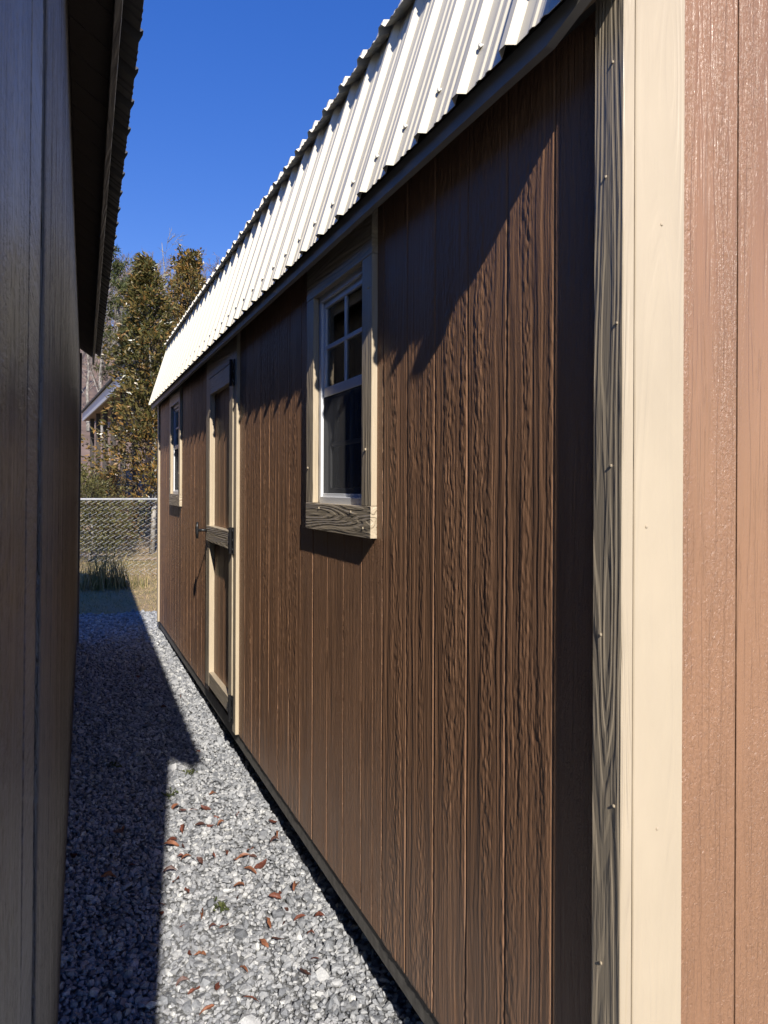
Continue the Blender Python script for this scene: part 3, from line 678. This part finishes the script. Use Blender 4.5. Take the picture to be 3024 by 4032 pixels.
def broadleaf(name, base, height, prof, nbr, label, cat, leaf_m, L=0.11, per=7, tips=16, lean=(0, 0), trunk_r=0.09, group=None, z0=0.15, tonefn=None, bm=bark):
    t = empty(name, base, label, cat, group)
    B = Bag(); BB = Bag()
    path = [Vector((lean[0] * f * f + .06 * math.sin(5 * f), lean[1] * f * f + .05 * math.cos(4 * f), height * f)) for f in (0, .15, .3, .45, .6, .75, .88, 1)]
    B.add(tube(path, [trunk_r * (1 - .93 * f) for f in (0, .15, .3, .45, .6, .75, .88, 1)], 8))
    PP, DD = [], []
    for k in range(nbr):
        f = z0 + (1 - z0) * (k + random.random()) / nbr
        a = k * 2.399 + random.uniform(-.5, .5)
        R = prof(f) * random.choice((.45, .75, 1.0, 1.0, 1.2, 1.3))
        c = Vector((lean[0] * f * f + .06 * math.sin(5 * f), lean[1] * f * f, height * f))
        up = random.uniform(.15, .55) * R
        end = c + Vector((math.cos(a) * R, math.sin(a) * R, up))
        mid = c.lerp(end, .5) + Vector((0, 0, -.06 * R))
        BB.add(tube([c, mid, end], [trunk_r * .26 * (1 - f * .7), trunk_r * .15 * (1 - f * .7), .004], 5))
        for j in range(tips):
            q = random.uniform(.3, 1.05)
            p = (c.lerp(mid, q * 2) if q < .5 else mid.lerp(end, q * 2 - 1)) + Vector([random.gauss(0, .10 * R + .035) for _ in range(3)])
            tip = Vector((p.x - c.x * .6, p.y - c.y * .6, .35 * R)).normalized()
            for _ in range(per):
                PP.append(p + Vector([random.gauss(0, .045) for _ in range(3)])); DD.append(tip)
    B.obj('trunk', bm, t, True); BB.obj('limbs', twig_dark, t, True)
    P = np.array([tuple(p) for p in PP]); D = np.array([tuple(p) for p in DD])
    V, Fc = leaf_cloud(P, D, L * RNG.uniform(.6, 1.2, len(P)), jit=.9)
    tn = np.clip(RNG.normal(.5, .2, len(P)) + (tonefn(P) if tonefn else 0), 0, 1)
    np_mesh('crown', V, Fc, leaf_m, t, np.repeat(tn, 4))
    return t
mag_leaf = attr_mat('bronze_evergreen_leaf', [(0, (0.05, 0.056, 0.018)), (.35, (0.115, 0.105, 0.032)), (.55, (0.19, 0.135, 0.042)), (.75, (0.29, 0.155, 0.045)), (1, (0.42, 0.24, 0.05))], 0.34, 0.55, trans=0.15)
red_leaf = attr_mat('autumn_shrub_leaf', [(0, (0.06, 0.05, 0.02)), (.4, (0.13, 0.095, 0.035)), (.7, (0.22, 0.12, 0.045)), (1, (0.30, 0.17, 0.05))], 0.5, 0.4, trans=0.2)
olive_leaf = attr_mat('olive_shrub_leaf', [(0, (0.04, 0.045, 0.015)), (.5, (0.12, 0.11, 0.035)), (1, (0.26, 0.22, 0.08))], 0.5, 0.4, trans=0.2)
def ground_at(px, D):
    p = at_depth(px, PY, D); return Vector((p.x, p.y, gz(p.x, p.y)))
# the big bronze-leaved evergreen and its smaller neighbour
b0 = ground_at(600, 15.6)
mp = lambda f: float(np.interp(f, [0, .1, .24, .45, .57, .67, .76, .85, .95, 1], [.75, 1.05, 1.12, .66, .48, .74, .40, .28, .12, .05]))
broadleaf('evergreen_tree', b0, 5.95, mp, 120, 'tall conical bronze-green evergreen tree behind the fence', 'tree', mag_leaf, L=.115, per=7, tips=16, trunk_r=.058, z0=.20, lean=(-.12, 0), bm=pale_bark,
          tonefn=lambda P: .22 * np.clip((2.2 - P[:, 2]) / 2, -.6, 1))
b1 = ground_at(752, 18.5)
broadleaf('evergreen_tree', b1, 6.75, lambda f: 1.15 * (1 - f ** 2.4) + .1, 90, 'rounder dark evergreen whose top shows above the ivory roof', 'tree', mag_leaf, L=.12, per=7, tips=14, trunk_r=.09, z0=.3)
# shrubs along the fence
shr = [(352, 14.3, 1.45, .9, 'olive leafy shrub behind the fence next to the dark shed', olive_leaf, .07), (435, 15.6, 1.5, .7, 'reddish tangled shrub behind the middle of the fence', red_leaf, .06), (300, 16.5, 1.6, .9, 'tall olive shrub half hidden by the dark shed', olive_leaf, .08)]
for (px, D, h, r, lab, lm, L_) in shr:
    broadleaf('shrub', ground_at(px, D), h, (lambda r: lambda f: r * (.75 + .35 * math.sin(f * 3.1)) * (1 - f ** 4 * .7))(r), 46, lab, 'shrub', lm, L=L_, per=6, tips=15, trunk_r=.03, z0=.08, group='shrubs along the fence')

# ================================================================== GRASS
def blades(name, X, Y, h, lean, m, label, cat, kind=None, wd=.006, tonemu=.5):
    n = len(X); Z = np.array([gz(a, b) for a, b in zip(X, Y)]) - .012
    a = RNG.uniform(0, 2 * math.pi, n); P = np.stack([X, Y, Z], 1)
    side = np.stack([np.cos(a), np.sin(a), 0 * a], 1) * wd
    b_ = RNG.uniform(0, 2 * math.pi, n); ln = np.stack([np.cos(b_), np.sin(b_), 0 * b_], 1) * (lean * h)[:, None]
    up = np.stack([0 * a, 0 * a, h], 1)
    V = np.stack([P - side, P + side, P + up * .6 + ln * .4 + side * .6, P + up * .6 + ln * .4 - side * .6, P + up * (1 - .3 * lean[:, None]) + ln], 1)
    k = 5 * np.arange(n)[:, None]
    Fc = np.concatenate([k + np.array([[0, 1, 2]]), k + np.array([[0, 2, 3]]), k + np.array([[3, 2, 4]])])
    o = np_mesh(name, V.reshape(-1, 3), Fc, m, None, np.repeat(np.clip(RNG.normal(tonemu, .22, n), 0, 1), 5))
    return tag(o, label, cat, kind=kind)
grass_m = attr_mat('dry_grass_blade', [(0, (0.10, 0.12, 0.035)), (.35, (0.30, 0.25, 0.10)), (.6, (0.54, 0.40, 0.21)), (1, (0.64, 0.48, 0.28))], 0.7, 0.3, trans=0.2)
n = 26000; gx = RNG.uniform(-2.0, 3.6, n); gy = 10.72 + 4.6 * RNG.uniform(0, 1, n) ** .8
blades('grass', gx, gy, RNG.uniform(.015, .045, n), RNG.uniform(.4, 1.6, n), grass_m, 'short dormant grass on the lawn behind the sheds', 'grass', 'stuff', .004)
n = 420; c = ground_at(415, 11.9); aa = RNG.normal(0, 1, (n, 2))
blades('grass_clump', c.x + aa[:, 0] * .28, c.y + aa[:, 1] * .14, RNG.uniform(.25, .72, n) * np.exp(-(aa[:, 0] ** 2) * .16), RNG.uniform(.1, .55, n), grass_m, 'tall tuft of weeds and grass in the shade before the fence', 'grass clump', 'stuff', .006, .35)

# ================================================================== HOUSE BEHIND
hs = empty('house', (1.2, 20, gz(1, 20)), 'brown house with a white porch fascia and dark posts behind the trees', 'house'); hs.matrix_world = Matrix.Identity(4)
wht = plain('white_fascia_paint', (0.60, 0.62, 0.66), 0.5, 0, 3, 0.05); tan = plain('tan_porch_boards', (0.22, 0.16, 0.11), 0.7, 0, 6, 0.15)
shing = plain('dark_shingles', (0.06, 0.055, 0.05), 0.9, 0, 20, 0.4, .01); post_m = plain('dark_post_stain', (0.045, 0.035, 0.03), 0.7, 0, 8, .2)
eA = at_depth(324, 1668, 28.0); eB = at_depth(500, 1482, 17.2); eB.z = eA.z = (eA.z + eB.z) / 2
dirE = (eB - eA).normalized(); inn = Vector((-dirE.y, dirE.x, 0)); inn = inn if inn.x > 0 else -inn
def hexa(name, c0, c1, wv, z0, z1, m, o0=0.0):
    a, b_ = c0 + inn * o0, c1 + inn * o0
    v = [a, b_, b_ + inn * wv, a + inn * wv]
    V = [Vector((q.x, q.y, z0)) for q in v] + [Vector((q.x, q.y, z1)) for q in v]
    return mesh_obj(name, V, [(3, 2, 1, 0), (4, 5, 6, 7), (0, 1, 5, 4), (1, 2, 6, 5), (2, 3, 7, 6), (3, 0, 4, 7)], m, hs)
hexa('fascia', eA, eB, .04, eA.z, eA.z + .30, wht)
hexa('porch_ceiling', eA, eB, 2.0, eA.z + .02, eA.z + .05, tan, .041)
hexa('wall', eA, eB, .2, gz(1, 22), eA.z + .02, tan, 2.2)
rf = [eA - inn * .06 - dirE * .1, eB - inn * .06 + dirE * .1]
V = [Vector((q.x, q.y, eA.z + .30)) for q in rf] + [Vector((q.x + inn.x * 4, q.y + inn.y * 4, eA.z + 1.4)) for q in rf]
V += [v + Vector((0, 0, .06)) for v in V]
mesh_obj('roof', V, [(0, 1, 3, 2), (4, 6, 7, 5), (0, 4, 5, 1), (1, 5, 7, 3), (3, 7, 6, 2), (2, 6, 4, 0)], shing, hs)
Lh = (eB - eA).length
for k in range(6):
    c_ = eA + dirE * (1.0 + k * (Lh - 1.5) / 5) + inn * .25
    box('post', c_.x - .07, c_.x + .07, c_.y - .07, c_.y + .07, gz(c_.x, c_.y) - .05, eA.z + .02, post_m, hs, bev=.01)
    if k < 5:
        d_ = eA + dirE * (1.0 + (k + 1) * (Lh - 1.5) / 5) + inn * .25
        for zz in (gz(c_.x, c_.y) + .95, gz(c_.x, c_.y) + .5):
            Bag().add(tube([(c_.x, c_.y, zz), (d_.x, d_.y, zz)], .035, 4)).obj('porch_rail', post_m, hs)

# ================================================================== WOODED HILLSIDE
twig_m = plain('winter_twigs', (0.20, 0.155, 0.14), 0.95, 0, 2, 0.25)
def bare_tree(h, nb=17, seed=0, dense=1.0):
    rr = random.Random(seed); B = Bag()
    tr = [Vector((rr.gauss(0, .05) * h * .3 * i / 6, rr.gauss(0, .05) * h * .3 * i / 6, h * i / 6)) for i in range(7)]
    B.add(tube(tr, [h * .013 * (1 - .9 * i / 6) for i in range(7)], 5))
    for k in range(nb):
        f = .28 + .70 * k / nb; i = min(5, int(f * 6)); c = tr[i].lerp(tr[i + 1], f * 6 - i)
        a = rr.uniform(0, 6.28); l = h * (.34 * (1 - f) + .10) * rr.uniform(.7, 1.2)
        d = Vector((math.cos(a), math.sin(a), rr.uniform(.7, 1.5))).normalized()
        e1 = c + d * l; B.add(tube([c, c.lerp(e1, .5) - Vector((0, 0, .04 * l)), e1], [h * .0045 * (1.1 - f), h * .0032 * (1.1 - f), .012], 3))
        for j in range(int(6 * dense)):
            q = c.lerp(e1, rr.uniform(.25, 1)); d2 = (d + Vector([rr.gauss(0, .55) for _ in range(3)])).normalized(); e2 = q + d2 * l * rr.uniform(.25, .5)
            B.add(tube([q, e2], [.016, .008], 3))
            for _ in range(int(4 * dense)):
                q2 = q.lerp(e2, rr.uniform(.2, 1)); d3 = (d2 + Vector([rr.gauss(0, .6) for _ in range(3)])).normalized()
                B.add(tube([q2, q2 + d3 * l * rr.uniform(.1, .28)], [.010, .005], 3))
    return B
protos = []
for s_ in range(5):
    B = bare_tree(10, seed=s_ + 3); tri = []
    for q in B.f: tri += [(q[0], q[i], q[i + 1]) for i in range(1, len(q) - 1)]
    protos.append((np.array([tuple(v) for v in B.v]), np.array(tri)))
VV, FF, off = [], [], 0
for k in range(95):
    D = 40 + 50 * (k / 95) ** .8; px = random.uniform(180, 1150)
    p = at_depth(px, PY, D); v, f_ = protos[k % 5]; sc_ = random.uniform(.7, 1.05) * (1 if D < 65 else .8); a = random.uniform(0, 6.28)
    R2 = np.array([[math.cos(a), -math.sin(a), 0], [math.sin(a), math.cos(a), 0], [0, 0, 1]]) * sc_
    VV.append(v @ R2.T + np.array([p.x, p.y, hz(p.x, p.y) - .1])); FF.append(f_ + off); off += len(v)
tag(np_mesh('bare_wood', np.concatenate(VV), np.concatenate(FF), twig_m), 'leafless winter wood covering the hillside', 'woodland', kind='stuff')
for (px, D, h, lab) in ((395, 37, 7.5, 'pale-trunked leafless tree on the slope above the house'), (345, 39, 6.0, 'crooked bare tree beside the dark shed wall'), (640, 42, 10.5, 'tall grey bare tree between the two evergreens')):
    p = at_depth(px, PY, D); t = empty('bare_tree', (p.x, p.y, hz(p.x, p.y)), lab, 'tree', 'bare trees on the slope')
    bare_tree(h, 15, int(px), .8).obj('trunk', pale_bark, t)
pine_m = attr_mat('pine_needles', [(0, (0.035, 0.05, 0.018)), (.5, (0.075, 0.09, 0.03)), (1, (0.17, 0.16, 0.05))], 0.6, .3, trans=.15)
def pine(px, D, h, crown0, R, lab, tb=0.0):
    p = at_depth(px, PY, D); t = empty('pine_tree', (p.x, p.y, hz(p.x, p.y)), lab, 'tree', 'pines on the hillside')
    B = Bag(); B.add(tube([(0, 0, 0), (.1, .05, h * .5), (.05, 0, h)], [.16, .11, .03], 7)); PP = []; DD = []
    for k in range(26):
        f = crown0 + (1 - crown0) * (k + random.random()) / 26; a = k * 2.4; r = R * (1.05 - .75 * (f - crown0) / (1 - crown0)) * random.uniform(.55, 1.1)
        c = Vector((.05, 0, h * f)); e1 = c + Vector((math.cos(a) * r, math.sin(a) * r, r * random.uniform(.05, .5)))
        B.add(tube([c, e1], [.04, .01], 4))
        for j in range(6):
            q = c.lerp(e1, random.uniform(.45, 1.05)) + Vector([random.gauss(0, .14) for _ in range(3)])
            for _ in range(26): PP.append(tuple(q + Vector([random.gauss(0, .09) for _ in range(3)]))); DD.append((0, 0, .4))
    B.obj('trunk', bark, t, True); P = np.array(PP)
    V, Fc = leaf_cloud(P, np.array(DD), .28 * RNG.uniform(.6, 1.2, len(P)), wd=.10, jit=1.2)
    np_mesh('crown', V, Fc, pine_m, t, np.repeat(np.clip(RNG.normal(.5 + tb, .2, len(P)), 0, 1), 4))
pine(455, 38, 8.9, .35, 1.5, 'open-crowned olive pine rising beside the dark roof edge')
pine(775, 52, 8.2, .50, 2.2, 'yellow-green round-topped pine on the skyline above the ivory roof', .3)
pine(500, 46, 5.4, .30, 1.5, 'dark pine halfway up the hillside behind the evergreen', -.1)

# ================================================================== FALLEN LEAVES AND WEEDS ON THE GRAVEL
def on_ground(px, py):
    d = ray(px, py); t = 2.0
    for _ in range(30):
        y = d.y * t; t = (0.0185 * (y - 2.6) - .002 - CZ) / d.z
    return Vector((d.x * t, d.y * t, CZ + d.z * t))
leaf_m = []
for i, c_ in enumerate(((0.16, 0.052, 0.030), (0.12, 0.036, 0.022), (0.24, 0.095, 0.048), (0.085, 0.036, 0.026))):
    leaf_m.append(plain('dry_leaf_%s' % ('russet', 'oxblood', 'copper', 'umber')[i], c_, 0.55, 0, 60, 0.3, 0.001))
def dry_leaf(seed):
    rr = random.Random(seed); L = rr.uniform(.045, .08); wd = L * rr.uniform(.15, .24); curl = rr.uniform(.5, 1.5); bend = rr.uniform(-.8, .9); twist = rr.uniform(-2.2, 2.2); lop = rr.uniform(-.4, 1); side = rr.uniform(-.12, .12)
    V = []; f = []; ns = 8
    for i in range(ns + 1):
        t = i / ns; w_ = wd * (math.sin(math.pi * min(1, t * .93 + .05)) ** .8 + .02); ang = (t - .5) * bend * 2
        cx = L * (t - .5) * (1 - .12 * bend); cz = -L * .22 * bend * (1 - (2 * t - 1) ** 2) + .006
        for s_ in (-1, -.5, 0, .5, 1):
            jg = 1 + (rr.uniform(-.35, .3) if abs(s_) == 1 else 0); tw = twist * (t - .5); yv = w_ * s_ * (1 - .25 * curl) * jg + side * L * (2 * t - 1) ** 2; zv = w_ * curl * abs(s_) ** 1.4 * (1 if s_ > 0 else lop); V.append((cx, yv * math.cos(tw) - zv * math.sin(tw), cz + .004 + yv * math.sin(tw) + zv * math.cos(tw) + rr.uniform(-.001, .001)))
    for i in range(ns):
        for j in range(4): f.append((i * 5 + j, i * 5 + j + 1, i * 5 + j + 6, i * 5 + j + 5))
    me = bpy.data.meshes.new('fallen_leaf'); me.from_pydata(V, [], f); me.materials.append(leaf_m[seed % 4])
    return me
lm_ = [dry_leaf(i) for i in range(12)]
spots = [(860,635),(1020,690),(768,878),(793,890),(840,887),(893,880),(925,815),(890,843),(945,920),(920,955),(965,950),(870,955),(795,972),(748,1028),(742,1045),(797,1045),(1038,910),(1185,938),(1208,998),(1195,1028),(1088,1060),(1040,1095),(1060,1100),(1100,1095),(990,1075),(785,1090),(812,1100),(870,1110),(935,1090),(1140,1135),(1088,1160),(740,1160),(765,1195),(815,1240),(1035,1225),(1040,1280),(1195,1275),(1225,1265),(1280,1240),(1250,1325),(705,1305),(702,1340),(880,1357),(925,1405),(975,1395),(780,1400),(1170,1385),(1235,1385),(1310,1365),(1395,1360),(1150,1470),(1210,1460),(1355,1440),(825,1515),(868,1528),(800,1655),(850,1680),(945,1660),(1065,1590),(1330,1615),(1090,1720),(1375,1543),(900,1765),(515,985),(400,1085),(315,1090),(470,1185),(480,1350),(640,510),(605,300),(785,395),(710,440),(540,970),(575,1130)]
for i, (a, b_) in enumerate(spots):
    p = on_ground(a / 1.106, 2400 + b_ / 1.106)
    o = bpy.data.objects.new('fallen_leaf', lm_[i % 12]); o.location = (p.x, p.y, p.z + .012)
    o.rotation_euler = (random.uniform(-.35, .35), random.uniform(-.35, .35), random.uniform(0, 6.28)); s_ = random.uniform(.6, 1.05); o.scale = (s_, s_ * random.uniform(.7, 1.1), s_ * random.uniform(.8, 1.5))
    C.objects.link(o)
    shade = p.x < 0.2528 + .14 * (p.y - 2.62) + (.2 if p.y > 4.7 else 0) - .01
    lab = 'dry leaf in the shadowed gravel beside the dark shed' if shade else 'dry leaf on the far sunlit gravel, level with the shed door' if p.y > 4.6 else 'reddish dry leaf on the sunlit gravel, halfway along the alley' if p.y > 3.3 else 'large curled russet leaf on the near sunlit gravel at the bottom of the view'
    tag(o, lab, 'leaf', 'fallen leaves on the gravel')
weed_m = attr_mat('weed_leaf', [(0, (0.05, 0.065, 0.02)), (1, (0.13, 0.14, 0.05))], 0.6, .3, trans=.2)
for (a, b_, lab) in ((495, 690, 'low green weed in the shaded gravel'), (828, 722, 'small weed at the corner of the shadow on the gravel'), (745, 820, 'tiny yellowish weed at the edge of the shadow'), (960, 1312, 'small green weed in the sunlit gravel')):
    p = on_ground(a / 1.106, 2400 + b_ / 1.106); n = 22
    Pn = RNG.normal(0, .017, (n, 3)); Pn[:, 2] = np.abs(Pn[:, 2]) * .7 + .006
    V, Fc = leaf_cloud(Pn, np.tile([0, 0, .6], (n, 1)), .026 * RNG.uniform(.6, 1.3, n), wd=.5, jit=1.0)
    o = np_mesh('weed', V, Fc, weed_m, None, np.repeat(RNG.uniform(0, 1, n), 4)); o.location = p; tag(o, lab, 'weed', 'weeds in the gravel')
